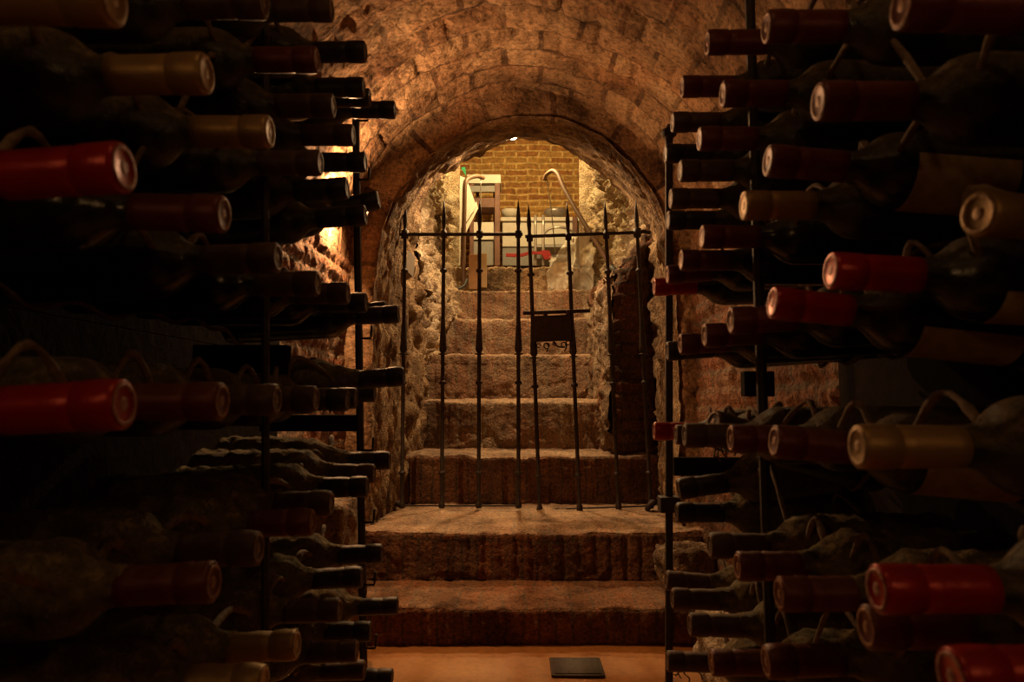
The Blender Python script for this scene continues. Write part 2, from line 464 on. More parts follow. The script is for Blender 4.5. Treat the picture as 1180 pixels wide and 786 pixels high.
# buttress: brick face (towards the cellar), shade put into its colour, and worn inner flank
def but_prof(k):
    L = [(.66, 3.60), (.56, 3.56), (.475, 3.565), (.455, 3.62), (.44, 3.9), (.435, 4.3), (.44, 4.8), (.42, 5.3)]
    return L
bp = smooth_path([Vector((x, y, 0)) for x, y in but_prof(0)], 14)
def but_fn(i, z):
    p = bp[int(i)]
    zz = z; top = EYE+.60
    b0 = EYE-.5; tt = (z-b0)/(top+.02-b0)
    tz = top + .03 + .26*max(0, (p.x-.46)/.2)
    z = b0 + (tz-b0)*tt
    lean = .10*max(0, (z-(tz-.15))/.15)**2
    return Vector((p.x + lean*.2, p.y + lean*.6, z)), (p.y if i > 34 else -p.x, z)
def d_but(p, s, t):
    k, r = brickh(s, t, .24, .062, .014)
    return .014*k*(.3+.7*r) + .03*crag(p)
nb = len(bp)
o = grid('wall_buttress', but_fn, range(0, 34), lin(EYE-.5, EYE+.62, 120), d_but, M['shadebrick'], flip=False); struct(o)
o = grid('wall_buttress_side', but_fn, range(33, nb), lin(EYE-.5, EYE+.62, 120), lambda p, s, t: .05*crag(p), M['rock'], flip=False); struct(o)
# sloping rubble on top of the buttress
def ledge(u, v):
    x = .43 + u*.30; y = 3.60 + v*1.75
    return Vector((x, y, EYE + .60 + .22*u - .02*v)), (x, y)
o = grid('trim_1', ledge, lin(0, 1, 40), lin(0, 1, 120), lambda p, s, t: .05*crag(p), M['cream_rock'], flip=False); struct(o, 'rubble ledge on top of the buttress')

# upper room shell
ZR = EYE + .945
YR = 6.45
o = grid('wall_room_back', lambda u, v: (Vector((u, YR, v)), (u, v)), lin(-1.3, 1.3, 260), lin(ZR-.05, 3.7, 190),
    lambda p, s, t: .016*brickh(s+.015*noise.noise(p*4), t+.012*noise.noise(p*3), .205, .056, .010)[0] + .016*fract(p*7), M['roombrick'], flip=False); struct(o)
for nm, x, fl in (('wall_room_left', -1.3, True), ('wall_room_right', 1.3, False)):
    o = grid(nm, lambda u, v, x=x: (Vector((x, v, u)), (v, u)), lin(ZR-.05, 3.7, 40), lin(5.3, YR+.02, 40), lambda p, s, t: .01*fract(p*6), M['roombrick'], flip=fl); struct(o)
o = grid('ceiling_room', lambda u, v: (Vector((u, v, 3.55)), (u, v)), lin(-1.32, 1.32, 30), lin(3.8, YR+.02, 40), lambda p, s, t: -.02*fract(p*3), M['jamb']); struct(o)
o = grid('floor_room', lambda u, v: (Vector((u, v, ZR)), (u, v)), lin(-1.32, 1.32, 50), lin(5.18, YR+.02, 50), lambda p, s, t: .006*fract(p*5), M['tread'], flip=False); struct(o)
for nm, a, b2 in (('trim_2', -1.32, -.43), ('trim_3', .45, 1.32)):
    o = grid(nm, lambda u, v: (Vector((u, 5.33, v)), (u, v)), lin(a, b2, 40), lin(ZR-.1, 3.6, 60), lambda p, s, t: .04*rock(p, 1.5), M['cream_rock'], flip=True); struct(o)
# closing slab above the passage, behind the arch
o = grid('trim_4', lambda u, v: (Vector((u, 3.95, v)), (u, v)), lin(-.9, .95, 60), lin(2.30, 3.6, 40), lambda p, s, t: .03*rock(p, 1.5), M['cream_rock'], flip=False); struct(o)
for nm, x, fl in (('trim_5', -.56, True), ('trim_6', .72, False)):
    o = grid(nm, lambda u, v, x=x: (Vector((x, v, u)), (v, u)), lin(2.45, 3.6, 30), lin(3.9, 5.4, 40), lambda p, s, t: .04*rock(p, 1.5), M['cream_rock'], flip=fl); struct(o)

# ------------------------------------------------------------------ stairs
st = empty('staircase', (0, 2.47, 0)); tag(st, 'worn brick and stone staircase climbing through the arched gate to the lit room', 'stairs', kind='structure')
def step(y0, y1, z0, z1, xa, xb, rm, tm, worn=.02, nx=180, rw=(.055,.3)):
    """one step: riser plus tread in one worn mesh"""
    L1 = z1-z0; L2 = y1-y0; us = lin(xa, xb, nx)
    path = []
    n1 = 34; n2 = 44; r = .018
    for k in range(n1): path.append((y0, z0 + (L1-r)*k/(n1-1)))
    for k in range(1, 7):
        a = k/6*math.pi/2; path.append((y0 + r*(1-math.cos(a)), z1 - r + r*math.sin(a)))
    for k in range(1, n2): path.append((y0 + r + (L2-r)*k/(n2-1), z1))
    def fn(i, x):
        y, z = path[int(i)]
        nose = math.exp(-((y-y0)/.07)**2) * max(0, (z-z0)/L1)
        w = worn*(noise.noise(Vector((x*4, y0*3, 1.7)))*1.0 + .6*noise.noise(Vector((x*13, y0*9, 3.1))))
        wear = .010*math.exp(-(x/.3)**2)
        return Vector((x, y - .0 + nose*w*.6, z - nose*(abs(w)*.9 + wear))), (x, z if i < n1 else z1 + (y-y0))
    def dd(p, s, t):
        if p.z < z1-.02:
            k, q = brickh(s, t, .058, .5, .010, y0); h = (p.z-z0)/(z1-z0); rb = (1 if y0 > 3.6 else .25)*max(0, 1-h*2.0); return .008*k*(.4+.6*q)*(1-rb) + (.010+.05*rb)*(crag(p)*.6+.1) + .006*gritty(p)
        return .008*crag(p)+.006*gritty(p)
    def fn_t(i, x): return fn(i, x)
    a = grid('riser', fn, range(0, n1+3), us, dd, rm, flip=True, parent=None)
    b_ = grid('tread', fn, range(n1+2, len(path)), us, dd, tm, flip=True, parent=None)
    for q in (a, b_):
        q.parent = st; q.matrix_parent_inverse = Matrix.Translation((0, -2.47, 0))
sz = [(2.47, 2.83, 0, EYE-.669), (2.80, 3.53, EYE-.669, EYE-.484), (3.49, 3.90, EYE-.484, EYE-.255), (3.86, 4.24, EYE-.27, EYE-.0),
      (4.20, 4.54, EYE-.02, EYE+.265), (4.50, 4.86, EYE+.245, EYE+.50), (4.82, 5.19, EYE+.48, EYE+.725), (5.15, 5.35, EYE+.7, EYE+.945)]
for i, (y0, y1, z0, z1) in enumerate(sz):
    xa, xb = ((-.70, .72) if i < 1 else (-.70, .72) if i == 1 else (-.60, .70) if i == 2 else (-.55, .62))
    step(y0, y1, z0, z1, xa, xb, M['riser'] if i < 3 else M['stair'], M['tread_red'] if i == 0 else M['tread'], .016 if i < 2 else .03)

# ------------------------------------------------------------------ iron gate
ZG = U(600, 586, 3.29).z
def gz(py): return U(597, py, 3.29).z - ZG
def bar_bm(x, h=1.0):
    bm = bmesh.new()
    P = [(.0, .006), (.002, .013), (.012, .015), (.024, .0125), (.03, .0088)]
    def knot(z, r): return [(z-.012, .0088), (z-.008, .0105), (z-.004, r), (z+.004, r), (z+.008, .0105), (z+.012, .0088)]
    P += knot(gz(545), .0165) + knot(gz(441), .0165)
    d = gz(408); P += [(d-.004, .0088), (d-.002, .021), (d+.002, .021), (d+.004, .009)]
    P += [(d+.013, .014), (d+.02, .0175), (d+.03, .0165), (gz(368), .0092)]
    P += knot(gz(312), .0165)
    q = gz(270); P += [(q-.016, .008), (q-.015, .0145), (q+.015, .0145), (q+.016, .008), (gz(262), .0078), (gz(255), .0100), (gz(250), .0098), (gz(240), .006), (gz(230), .0008)]
    add_lathe(bm, [(z*h, r) for z, r in P], 14, Matrix.Translation((x, 0, 0)), 'Z'); recalc(bm); return bm
def rod_bm(x0, x1, z, r=.007, square=True):
    bm = bmesh.new(); add_box(bm, ((x0+x1)/2, 0, z), (abs(x1-x0), r*2, r*2), None, .002); recalc(bm); return bm
# left leaf
xs = [U(p, 586, 3.29).x for p in (463, 509, 551.5, 597.5)]
g1 = empty('gate_leaf', (xs[0], 3.29, ZG)); tag(g1, 'left wrought iron gate leaf with four spear-tipped bars, no lock', 'gate', 'spear-tipped iron gate leaves')
for x in xs: obj('bar', bar_bm(x-xs[0]), M['iron'], g1)
obj('crossbar', rod_bm(-.01, xs[3]-xs[0]+.02, gz(270)), M['iron'], g1)
obj('lower_rod', rod_bm(0, xs[3]-xs[0], .012, .0035), M['iron'], g1)
bm = bmesh.new(); add_tube(bm, [(-.085, 0, gz(268)), (-.03, 0, gz(270)), (0, 0, gz(270))], .008); add_lathe(bm, [(gz(270)-.018, .017), (gz(270)+.018, .017)], 12, None, 'Z'); recalc(bm)
obj('hinge', bm, M['iron'], g1)
bm = bmesh.new(); add_tube(bm, smooth_path([(-.07, .0, .03), (-.05, .0, .015), (-.02, 0, .02), (0, 0, .012)], 4), .012, 8, .4); recalc(bm)
obj('pivot', bm, M['iron'], g1)
# right leaf, sagging on its hinge
pv = U(750, 586, 3.29)
g2 = empty('gate_leaf', (pv.x, 3.29, ZG), (0, -math.radians(2.0), 0)); tag(g2, 'right wrought iron gate leaf leaning slightly, with a black lock box', 'gate', 'spear-tipped iron gate leaves')
xr = [U(p, 586, 3.29).x - pv.x for p in (622, 668, 713, 750)]
for k, x in enumerate(xr): obj('bar', bar_bm(x, 1.0), M['iron'], g2)
obj('crossbar', rod_bm(xr[0]-.02, .012, gz(268)), M['iron'], g2)
obj('lower_rod', rod_bm(xr[0], 0, .012, .0035), M['iron'], g2)
bm = bmesh.new(); add_tube(bm, [(0, 0, gz(268)), (.03, 0, gz(267)), (.06, 0, gz(269))], .009); add_lathe(bm, [(gz(268)-.018, .018), (gz(268)+.018, .018)], 12, None, 'Z'); recalc(bm)
obj('hinge', bm, M['iron'], g2)
bm = bmesh.new(); add_tube(bm, smooth_path([(-.02, -.02, -.002), (-.01, -.03, .02), (.02, -.01, .03), (.05, 0, .02)], 4), .013, 8, .4); recalc(bm)
obj('pivot', bm, M['iron'], g2)
lk = None
k = 3.29/850
bm = bmesh.new(); add_box(bm, ((xr[0]+xr[1])/2 - .008, -.012, gz(375)), (.178, .022, .115), None, .003)
add_box(bm, ((xr[0]+xr[1])/2 + .02, -.026, gz(375)), (.05, .008, .09), None, .002)
add_lathe(bm, [(0, .009), (.006, .009), (.008, .004)], 10, Matrix.Translation(((xr[0]+xr[1])/2-.04, -.022, gz(373))) @ Matrix.Rotation(math.pi/2, 4, 'X'), 'Z'); recalc(bm)
lk = obj('lock_box', bm, M['iron'], g2, smooth=False)
bm = bmesh.new(); add_box(bm, ((xr[0]+xr[1])/2 + .02, -.014, gz(356.5)), (.30, .014, .016), None, .002)
for dx in (-.03, .07): add_box(bm, ((xr[0]+xr[1])/2 + dx, -.014, gz(358)), (.018, .024, .026), None, .002)
recalc(bm); obj('bolt', bm, M['iron'], lk, smooth=False)
bm = bmesh.new(); cx = (xr[0]+xr[1])/2
for dx, r, dz in ((-.066, .009, -.004), (-.03, .012, -.006), (.005, .007, 0), (.045, .010, -.004), (.066, .009, .004)):
    pts = [(cx+dx + r*math.cos(a), -.012, gz(393)+dz + r*math.sin(a)) for a in lin(-.5, 5.4, 16)]
    add_tube(bm, pts, .0028, 6)
for dx in (-.03, .05): add_tube(bm, smooth_path([(cx+dx, -.012, gz(391)), (cx+dx+.008, -.012, gz(396)), (cx+dx-.002, -.012, gz(402))], 4), .003, 6)
add_tube(bm, smooth_path([(cx+.0, -.012, gz(390)), (cx+.02, -.012, gz(396)), (cx+.05, -.012, gz(397))], 4), .004, 6)
recalc(bm); obj('scrollwork', bm, M['iron'], lk)

# ------------------------------------------------------------------ bottles
def bordeaux(fuzz):
    P = [(0.0, .012), (-.002, .028), (.002, .0345), (.008, .0375), (.02, .038)] + [(x, .038) for x in lin(.03, .182, 16)] + \
        [(.190, .0375), (.198, .0355), (.205, .032), (.212, .0265), (.218, .021), (.225, .0170), (.233, .0153), (.242, .0148)]
    return P
def burgundy(fuzz):
    P = [(0.0, .012), (-.002, .03), (.002, .0365), (.008, .040), (.02, .0405)] + [(x, .0405) for x in lin(.03, .14, 12)] + \
        [(.152, .0395), (.165, .0365), (.178, .0325), (.190, .028), (.202, .0235), (.214, .0195), (.226, .0168), (.236, .0155), (.242, .0148)]
    return P
LEN = .312
mesh_cache = {}
def lathe_mesh(name, prof, n, mat, fuzz=0.0, seed=0, caps=True, strands=0, slen=.004):
    bm = bmesh.new(); add_lathe(bm, prof, n, None, 'X', caps); recalc(bm)
    if fuzz:
        bm.normal_update()
        for v in bm.verts:
            d = Vector((0, v.co.y, v.co.z)); r = d.length
            if r < 1e-6: continue
            up = max(0, d.z/r*.8+.25)
            q = v.co*45 + Vector((seed*7.3, 0, 0))
            v.co += d/r * fuzz*up*(.5 + noise.fractal(q, .9, 2.1, 4)*.9)
    if strands:
        rnd = random.Random(seed+11)
        def rad(x):
            for a, b2 in zip(prof[:-1], prof[1:]):
                if a[0] <= x <= b2[0] and b2[0] > a[0]: return a[1] + (b2[1]-a[1])*(x-a[0])/(b2[0]-a[0])
            return prof[-1][1]
        x0, x1 = prof[2][0], prof[-1][0]
        for _ in range(strands):
            x = x0 + (x1-x0)*rnd.random(); a = math.radians(90 + rnd.gauss(0, 48)); r = rad(x)
            nv = Vector((0, math.cos(a), math.sin(a)))
            if noise.noise(Vector((x*30, math.cos(a)*1.5, seed))) < -.12: continue
            p = Vector((x, 0, 0)) + nv*r
            L_ = slen*(.4+rnd.random()); d = (nv + Vector((rnd.uniform(-.8,.8), rnd.uniform(-.6,.6), rnd.uniform(-.2,.4)))).normalized()
            w = Vector((rnd.uniform(-1,1), rnd.uniform(-1,1), rnd.uniform(-1,1))).cross(d).normalized()*.00028
            m_ = p + d*L_*.6 + Vector((0, 0, -.0005)); t_ = p + d*L_ + Vector((rnd.uniform(-1,1), rnd.uniform(-1,1), -.6))*.0014
            v = [bm.verts.new(q) for q in (p-w, p+w, m_+w*.8, m_-w*.8, t_)]
            bm.faces.new((v[0], v[1], v[2], v[3])); bm.faces.new((v[3], v[2], v[4]))
    me = bpy.data.meshes.new(name); bm.to_mesh(me); bm.free(); me.materials.append(mat)
    for p in me.polygons: p.use_smooth = True
    return me
def bottle_meshes(shape, dust, cap, seed):
    key = (shape, dust, cap, seed)
    if key in mesh_cache: return mesh_cache[key]
    kb = (shape, dust, seed, 'body')
    if kb not in mesh_cache:
        prof = (bordeaux if shape == 'bordeaux' else burgundy)(0)
        if dust == 2:      # finer rings where the dust clumps
            pr = []
            for a, b2 in zip(prof[:-1], prof[1:]):
                pr.append(a); pr.append(((a[0]+b2[0])/2, (a[1]+b2[1])/2))
            prof = pr + [prof[-1]]
        mesh_cache[kb] = lathe_mesh('body', prof, 26 if dust < 2 else 56, M[['glass_clean','glass_mid','glass_dust'][dust]], [0, .0012, .0055][dust], seed, True, [0, 900, 4200][dust], [0, .002, .0045][dust])
    kc = (cap, dust, seed, 'cap')
    if kc not in mesh_cache:
        prof = [(.236, .0152), (.2365, .0158)] + [(x, .0158) for x in lin(.245, .282, 6)] + [(.2835, .0152), (.285, .0152), (.287, .0164), (.300, .0166), (.3085, .0166), (.3115, .0160), (.3125, .0148), (.3120, .0138)]
        mesh_cache[kc] = lathe_mesh('capsule', prof, 26, CAP[cap], [0, .0006, .0016][dust], seed, True, [0, 0, 500][dust], .0022)
        prof = [(.3118, .0142), (.3127, .0140), (.3127, .0118), (.3115, .0108), (.3113, .0060), (.3122, .0045), (.3122, .0012)]
        mesh_cache[(cap, dust, seed, 'seal')] = lathe_mesh('seal', prof, 26, SEAL[cap], 0, seed)
    mesh_cache[key] = (mesh_cache[kb], mesh_cache[kc], mesh_cache[(cap, dust, seed, 'seal')])
    return mesh_cache[key]
def label_mesh(shape, a0, a1, x0=.085, x1=.182):
    k = ('label', shape, a0, a1)
    if k in mesh_cache: return mesh_cache[k]
    r = (.0384 if shape == 'bordeaux' else .0409); bm = bmesh.new(); n = 20; R = []
    for i in range(n+1):
        a = math.radians(a0 + (a1-a0)*i/n)
        R.append([bm.verts.new((x, (r+.0004)*math.cos(a), (r+.0004)*math.sin(a))) for x in (x0, x1)])
    for i in range(n): bm.faces.new((R[i][0], R[i+1][0], R[i+1][1], R[i][1]))
    me = bpy.data.meshes.new('label'); bm.to_mesh(me); bm.free(); me.materials.append(M['label'])
    for p in me.polygons: p.use_smooth = True
    mesh_cache[k] = me; return me

ORD = ['nearest the camera', 'second from the camera', 'third from the camera', 'fourth from the camera', 'fifth from the camera',
       'sixth from the camera', 'seventh from the camera', 'eighth from the camera', 'ninth from the camera', 'tenth from the camera', 'eleventh from the camera']
ROWN = ['top', 'second', 'third', 'fourth', 'fifth', 'sixth', 'seventh', 'eighth', 'ninth', 'tenth']
CAPW = {'red': 'bright red', 'maroon': 'dark maroon', 'brown': 'dull brown', 'gold': 'gold', 'black': 'black'}
tips = {'left': [], 'right': []}
def bottle(side, row, k, px, py, cap, dust, X=.25, tilt=0.0, yaw=0.0, shape='bordeaux', lab=None, D=None):
    s = -1 if side == 'left' else 1
    if D: tip = U(px, py, D)
    else: tip = UX(px, py, s*X)
    ang = 0 if side == 'left' else math.pi
    rot = Euler((0, math.radians(tilt), ang + math.radians(yaw)*(-s)), 'XYZ')   # tilt>0: tip lower
    Rm = rot.to_matrix()
    base = tip - Rm @ Vector((LEN, 0, 0))
    seed = random.randint(0, 2)
    roll = random.uniform(-.3, .3) if dust == 2 else random.uniform(0, 6.28)
    bo = empty('wine_bottle', base, rot)
    b_, c_, s_ = bottle_meshes(shape, dust, cap, seed)
    o1 = obj('body', b_, None, bo, False); o2 = obj('capsule', c_, None, bo, False); o3 = obj('seal', s_, None, o2, False)
    if lab:
        obj('label', label_mesh(shape, *lab), None, bo, False)
    dw = ['clean', 'dusty', 'dust-caked'][dust]
    L = f"{dw} bottle with {CAPW[cap]} capsule, {side} rack, {ROWN[row]} row, {ORD[k]}"
    tag(bo, L, 'bottle', f"wine bottles in the {side} rack")
    tips[side].append((row, tip, Rm, X, dust))
    return bo
# rows: (px, py, cap, dust[, options])
LEFT = [
 [(382,11,'brown',1,{}), (421,60,'black',1,dict(X=.235)), (455,127,'black',1,dict(X=.21))][:2],
 [(304,3,'brown',1,{}), (365,69,'maroon',1,{}), (419,101,'black',1,{}), (426,113,'black',1,dict(X=.26)), (455,127,'black',1,dict(X=.22, tilt=1))],
 [(132,0,'gold',1,dict(tilt=1)), (238,85,'gold',1,dict(tilt=-1)), (311,152,'gold',1,{}), (384,122,'brown',1,{}), (407,156,'brown',1,{}), (421,187,'black',1,{})],
 [(143,193,'red',0,dict(tilt=-4)), (258,247,'maroon',0,dict(tilt=2)), (369,188,'brown',1,{}), (400,217,'black',1,dict(tilt=-3)), (421,248,'black',1,dict(tilt=-4)), (436,230,'black',1,dict(tilt=-12, X=.23))],
 [(320,297,'brown',0,dict(tilt=-2)), (366,327,'brown',0,{}), (401,338,'brown',0,{}), (422,349,'black',0,{}), (445,357,'black',0,dict(tilt=-3)), (459,362,'black',0,dict(tilt=-3,X=.22))],
 [(143,466,'red',1,dict(tilt=-3)), (256,463,'maroon',1,{}), (319,461,'brown',1,{}), (364,460,'brown',1,{}), (400,461,'black',1,{}), (410,459,'black',1,{}), (432,453,'black',2,{}), (465,434,'black',2,dict(X=.19, tilt=-4, shape='burgundy'))],
 [(246,671,'maroon',2,dict(tilt=-3)), (298,632,'brown',2,dict(tilt=-2)), (360,602,'maroon',2,dict(tilt=-2)), (382,580,'brown',2,dict(tilt=-1)), (423,561,'black',2,dict(tilt=-2)), (431,546,'brown',2,dict(tilt=0)), (449,531,'black',2,dict(tilt=0, X=.23, shape='burgundy'))],
 [(304,786,'gold',2,dict()), (342,743,'gold',2,dict(tilt=-4)), (391,703,'brown',2,dict(tilt=-2)), (417,665,'black',2,dict(tilt=-3)), (440,638,'black',2,dict(tilt=-3, X=.24))],
 [(411,750,'brown',2,dict(tilt=-3)), (427,728,'black',2,dict(tilt=-1)), (458,698,'black',2,dict(tilt=-3, X=.235))],
 [(420,772,'brown',2,dict(X=.27, tilt=-2)), (452,781,'black',2,dict(X=.24))],
]
RIGHT = [
 [(883,31,'maroon',1,{}), (815,49,'maroon',1,{}), (786,100,'maroon',1,{}), (775,141,'brown',1,{}), (767,177,'black',1,{})],
 [(1039,5,'maroon',0,dict(tilt=-3)), (943,117,'maroon',1,{}), (833,108,'maroon',1,{}), (806,160,'maroon',1,{}), (784,197,'brown',1,{}), (773,229,'brown',1,{})],
 [(885,185,'maroon',0,dict(tilt=-5, lab=(-110,10))), (857,237,'gold',1,{}), (809,273,'maroon',0,{}), (785,300,'maroon',0,{}), (770,254,'black',1,{}), (769,317,'maroon',0,dict(tilt=4)), (754,331,'red',0,dict(X=.235, tilt=2))],
 [(1127,246,'gold',0,dict(yaw=-14, lab=(-100,0), D=.51)), (957,312,'red',0,dict(tilt=-3, lab=(-110,-25))), (890,349,'red',0,dict(tilt=-6, lab=(-110,-20))), (842,370,'maroon',0,dict(tilt=3)), (812,387,'maroon',0,dict(tilt=3)), (784,397,'maroon',0,dict(tilt=3)), (769,405,'black',0,dict(tilt=4))],
 [(988,515,'gold',1,dict(lab=(-110,-20))), (892,509,'maroon',1,dict(tilt=-5, lab=(-120,-10))), (842,506,'maroon',1,{}), (822,486,'brown',1,dict(X=.30, tilt=-14, yaw=-22)), (789,502,'brown',1,{}), (779,501,'brown',1,dict(X=.25)), (754,497,'red',1,dict(X=.22))],
 [(1010,679,'red',1,{}), (998,723,'maroon',1,{}), (898,685,'maroon',2,{}), (850,653,'maroon',2,{}), (818,629,'brown',2,{}), (782,564,'black',2,dict(tilt=8)), (780,591,'black',2,{})],
 [(1096,780,'red',1,dict(tilt=2)), (883,763,'maroon',2,dict(tilt=2)), (820,764,'maroon',2,{}), (795,720,'brown',2,dict(tilt=-2)), (775,690,'brown',2,dict(tilt=-2)), (768,669,'brown',2,dict(tilt=-5))],
 [(769,762,'brown',2,dict(tilt=-2, X=.25))],
]
def segdist(p1, q1, p2, q2):
    best = 9
    for a in range(9):
        P_ = p1.lerp(q1, a/8); d = q2-p2; t = max(0, min(1, (P_-p2).dot(d)/d.dot(d))); best = min(best, (P_-(p2+d*t)).length)
    return best
def axis(side, b):
    s = -1 if side == 'left' else 1; op = b['op']
    tip = U(b['px'], b['py'], op['D']) if 'D' in op else UX(b['px'], b['py'], s*b['X'])
    rot = Euler((0, math.radians(op.get('tilt', 0)), (0 if side == 'left' else math.pi) + math.radians(op.get('yaw', 0))*(-s)), 'XYZ').to_matrix()
    ax = rot @ Vector((1, 0, 0)); return tip, tip-ax*.10, tip-ax*LEN
nleft = []
for side, R in (('left', LEFT), ('right', RIGHT)):
    BL = []
    for r, row in enumerate(R):
        offs = sorted(row, key=lambda b: -abs(b[0]-597))
        for k, (px, py, cap, dust, op) in enumerate(offs):
            BL.append(dict(r=r, k=k, px=px, py=py, cap=cap, dust=dust, op=op, X=op.get('X', .25)))
    for it in range(60):
        bad = 0
        A = [axis(side, b) for b in BL]
        for i in range(len(BL)):
            for j2 in range(i+1, len(BL)):
                (t1, s1, e1), (t2, s2, e2) = A[i], A[j2]
                if abs(t1.y-t2.y) > .12 or abs(t1.z-t2.z) > .2: continue
                d1 = segdist(s1, e1, s2, e2) - .076
                d2 = min(segdist(t1, s1, s2, e2), segdist(t2, s2, s1, e1)) - .053
                d3 = segdist(t1, s1, t2, s2) - .033
                d = min(d1, d2, d3)
                if d < -.001:
                    bad += 1; f, n_ = (i, j2) if t1.y > t2.y else (j2, i)
                    st_ = .003
                    if it > 55: nleft.append((side, BL[f]['px'], BL[f]['py'], BL[n_]['px'], BL[n_]['py'], round(d, 3)))
                    BL[f]['X'] = min(.335, BL[f]['X']+st_); BL[n_]['X'] = max(.195, BL[n_]['X']-st_)
        if not bad: break
    for b in BL:
        op = dict(b['op']); op.pop('X', None)
        bottle(side, b['r'], b['k'], b['px'], b['py'], b['cap'], b['dust'], X=b['X'], **op)
    print('RELAX', side, it, bad)
print('LEFTOVER', sorted(set(nleft)))

# ------------------------------------------------------------------ racks
def rack(side, posts, label):
    s = -1 if side == 'left' else 1
    rk = empty('bottle_rack', (s*.45, 1.0, 0)); tag(rk, label, 'rack', 'iron bottle racks')
    inv = Matrix.Translation((-s*.45, -1.0, 0))
    def P(o): o.matrix_parent_inverse = inv; return o
    for (a, b_, w, zt) in posts:
        bm = bmesh.new(); d = (b_-a)
        add_tube(bm, [a, a+d*.3, a+d*.6, b_], w, 6, .05); recalc(bm)
        po = P(obj('post', bm, M['rackiron'], rk, smooth=False))
    # wavy wires, one in front and one behind for every row
    rows = {}
    for (row, tip, Rm, X, dust) in tips[side]: rows.setdefault(row, []).append((tip, Rm, dust))
    for row, L in rows.items():
        for t_, (name, back, drop) in enumerate((('neck_wire', .115, .0205), ('base_wire', .255, .0425))):
            nodes = []
            for tip, Rm, dust in sorted(L, key=lambda q: q[0].y):
                p = tip - Rm @ Vector((back, 0, 0))
                if nodes and p.y - nodes[-1].y < .055: continue
                if t_ == 0:
                    r = .0155 if back < .1 else .05
                nodes.append(p)
            x = s*(.25+back)
            pts = []
            ext = .085
            rad = .0225 if t_ == 0 else .0445
            first = nodes[0]
            if len(nodes) > 1: pass
            seq = [Vector((x, nodes[0].y-ext, nodes[0].z+.035))]
            for k, p in enumerate(nodes):
                px_ = p.x
                wv = min(.026, rad+.004)
                seq.append(Vector((px_, p.y-wv*.95, p.z+.004)))
                seq.append(Vector((px_, p.y-wv*.55, p.z-drop*.8)))
                seq.append(Vector((px_, p.y, p.z-drop)))
                seq.append(Vector((px_, p.y+wv*.55, p.z-drop*.8)))
                seq.append(Vector((px_, p.y+wv*.95, p.z+.004)))
                if k < len(nodes)-1:
                    q = nodes[k+1]; mid = (p+q)/2
                    up = .022 if L[0][2] == 2 else .045
                    seq.append(Vector((x, mid.y, max(p.z, q.z)*.5 + mid.z*.5 + up)))
            seq.append(Vector((x, nodes[-1].y+ext, nodes[-1].z+.04)))
            if t_ == 1:   # the rear wire only dips gently below the bodies
                seq = [Vector((x, nodes[0].y-.06, nodes[0].z-drop+.02))]
                for k, p in enumerate(nodes):
                    seq.append(Vector((x, p.y, p.z-.0425)))
                    if k < len(nodes)-1:
                        q = nodes[k+1]; seq.append(Vector((x, (p.y+q.y)/2, (p.z+q.z)/2-.03)))
                seq.append(Vector((x, nodes[-1].y+.06, nodes[-1].z-drop+.02)))
            bm = bmesh.new(); add_tube(bm, smooth_path(seq, 6), .0046 if L[0][2] == 2 else .0036, 7, .6); recalc(bm)
            P(obj(name, bm, M['wire'], rk))
    return rk, P
rl, PL = rack('left', [(U(306, 1400, 1.0), U(306, -60, 1.0), .0055, 0), (U(420, 840, 1.64)*1, U(410, 138, 1.64), .0085, 0)],
     'left iron bottle rack with hooks on its far post, full of bottles')
# keep post feet on the floor
for o in list(bpy.data.objects):
    pass
rr, PR = rack('right', [(U(905, 1300, 1.03), U(862, -60, 1.03), .0075, 0), (U(771, 850, 1.66), U(771, 158, 1.66), .009, 0)],
     'right iron bottle rack with a ball finial and collar on its far post')
for o in bpy.data.objects:
    if o.name.startswith('post'):
        for v in o.data.vertices: v.co.z = max(v.co.z, 0.0)
# details of the far posts
def hook_bm(px, py, D, s):
    a = U(px-6*0, py, D); k = D/850; bm = bmesh.new()
    x0 = U(px, py, D)
    add_tube(bm, [x0, x0+Vector((12*k, 0, 0)), x0+Vector((12.5*k, 0, 3*k)), x0+Vector((13*k, 0, 15*k))], .0028, 6); recalc(bm); return bm
for py in (139, 207, 390, 519, 602, 674, 747): PL(obj('hook', hook_bm(412 + (py-140)*.013, py, 1.63, 1), M['rackiron'], rl))
def plank(px0, px1, py0, py1, D, th):
    a = U(px0, py1, D); b_ = U(px1, py0, D); bm = bmesh.new()
    add_box(bm, ((a.x+b_.x)/2, D, (a.z+b_.z)/2), (abs(b_.x-a.x), th, abs(b_.z-a.z)), None, .002); recalc(bm); return bm
PL(obj('cross_rail', plank(300, 417, 478, 497, 1.66, .02), M['railwood'], rl, smooth=False))
PL(obj('cross_rail', plank(225, 333, 398, 430, 1.22, .03), M['railwood'], rl, smooth=False))
PR(obj('cross_rail', plank(776, 884, 527, 548, 1.69, .02), M['railwood'], rr, smooth=False))
PR(obj('cross_rail', plank(856, 890, 428, 457, 1.69, .03), M['railwood'], rr, smooth=False))
for P_, rk_, sx, y1 in ((PL, rl, -1, 1.93), (PR, rr, 1, 1.45)):  # dark boards added behind the bottles to keep light off the near walls
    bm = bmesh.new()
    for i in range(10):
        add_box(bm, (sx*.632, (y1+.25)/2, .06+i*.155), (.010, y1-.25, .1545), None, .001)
    recalc(bm); P_(obj('light_block_panel', bm, M['railwood'], rk_, smooth=False))
f0 = U(771, 153, 1.66); bm = bmesh.new()
add_lathe(bm, [(-.02, .008), (-.012, .010), (-.008, .016), (0, .0185), (.007, .016), (.011, .008), (.02, .003)], 14, Matrix.Translation(f0), 'Z'); recalc(bm)
PR(obj('finial', bm, M['rackiron'], rr))
f0 = U(771, 581, 1.66); bm = bmesh.new(); add_box(bm, f0, (.045, .04, .034), None, .003); recalc(bm)
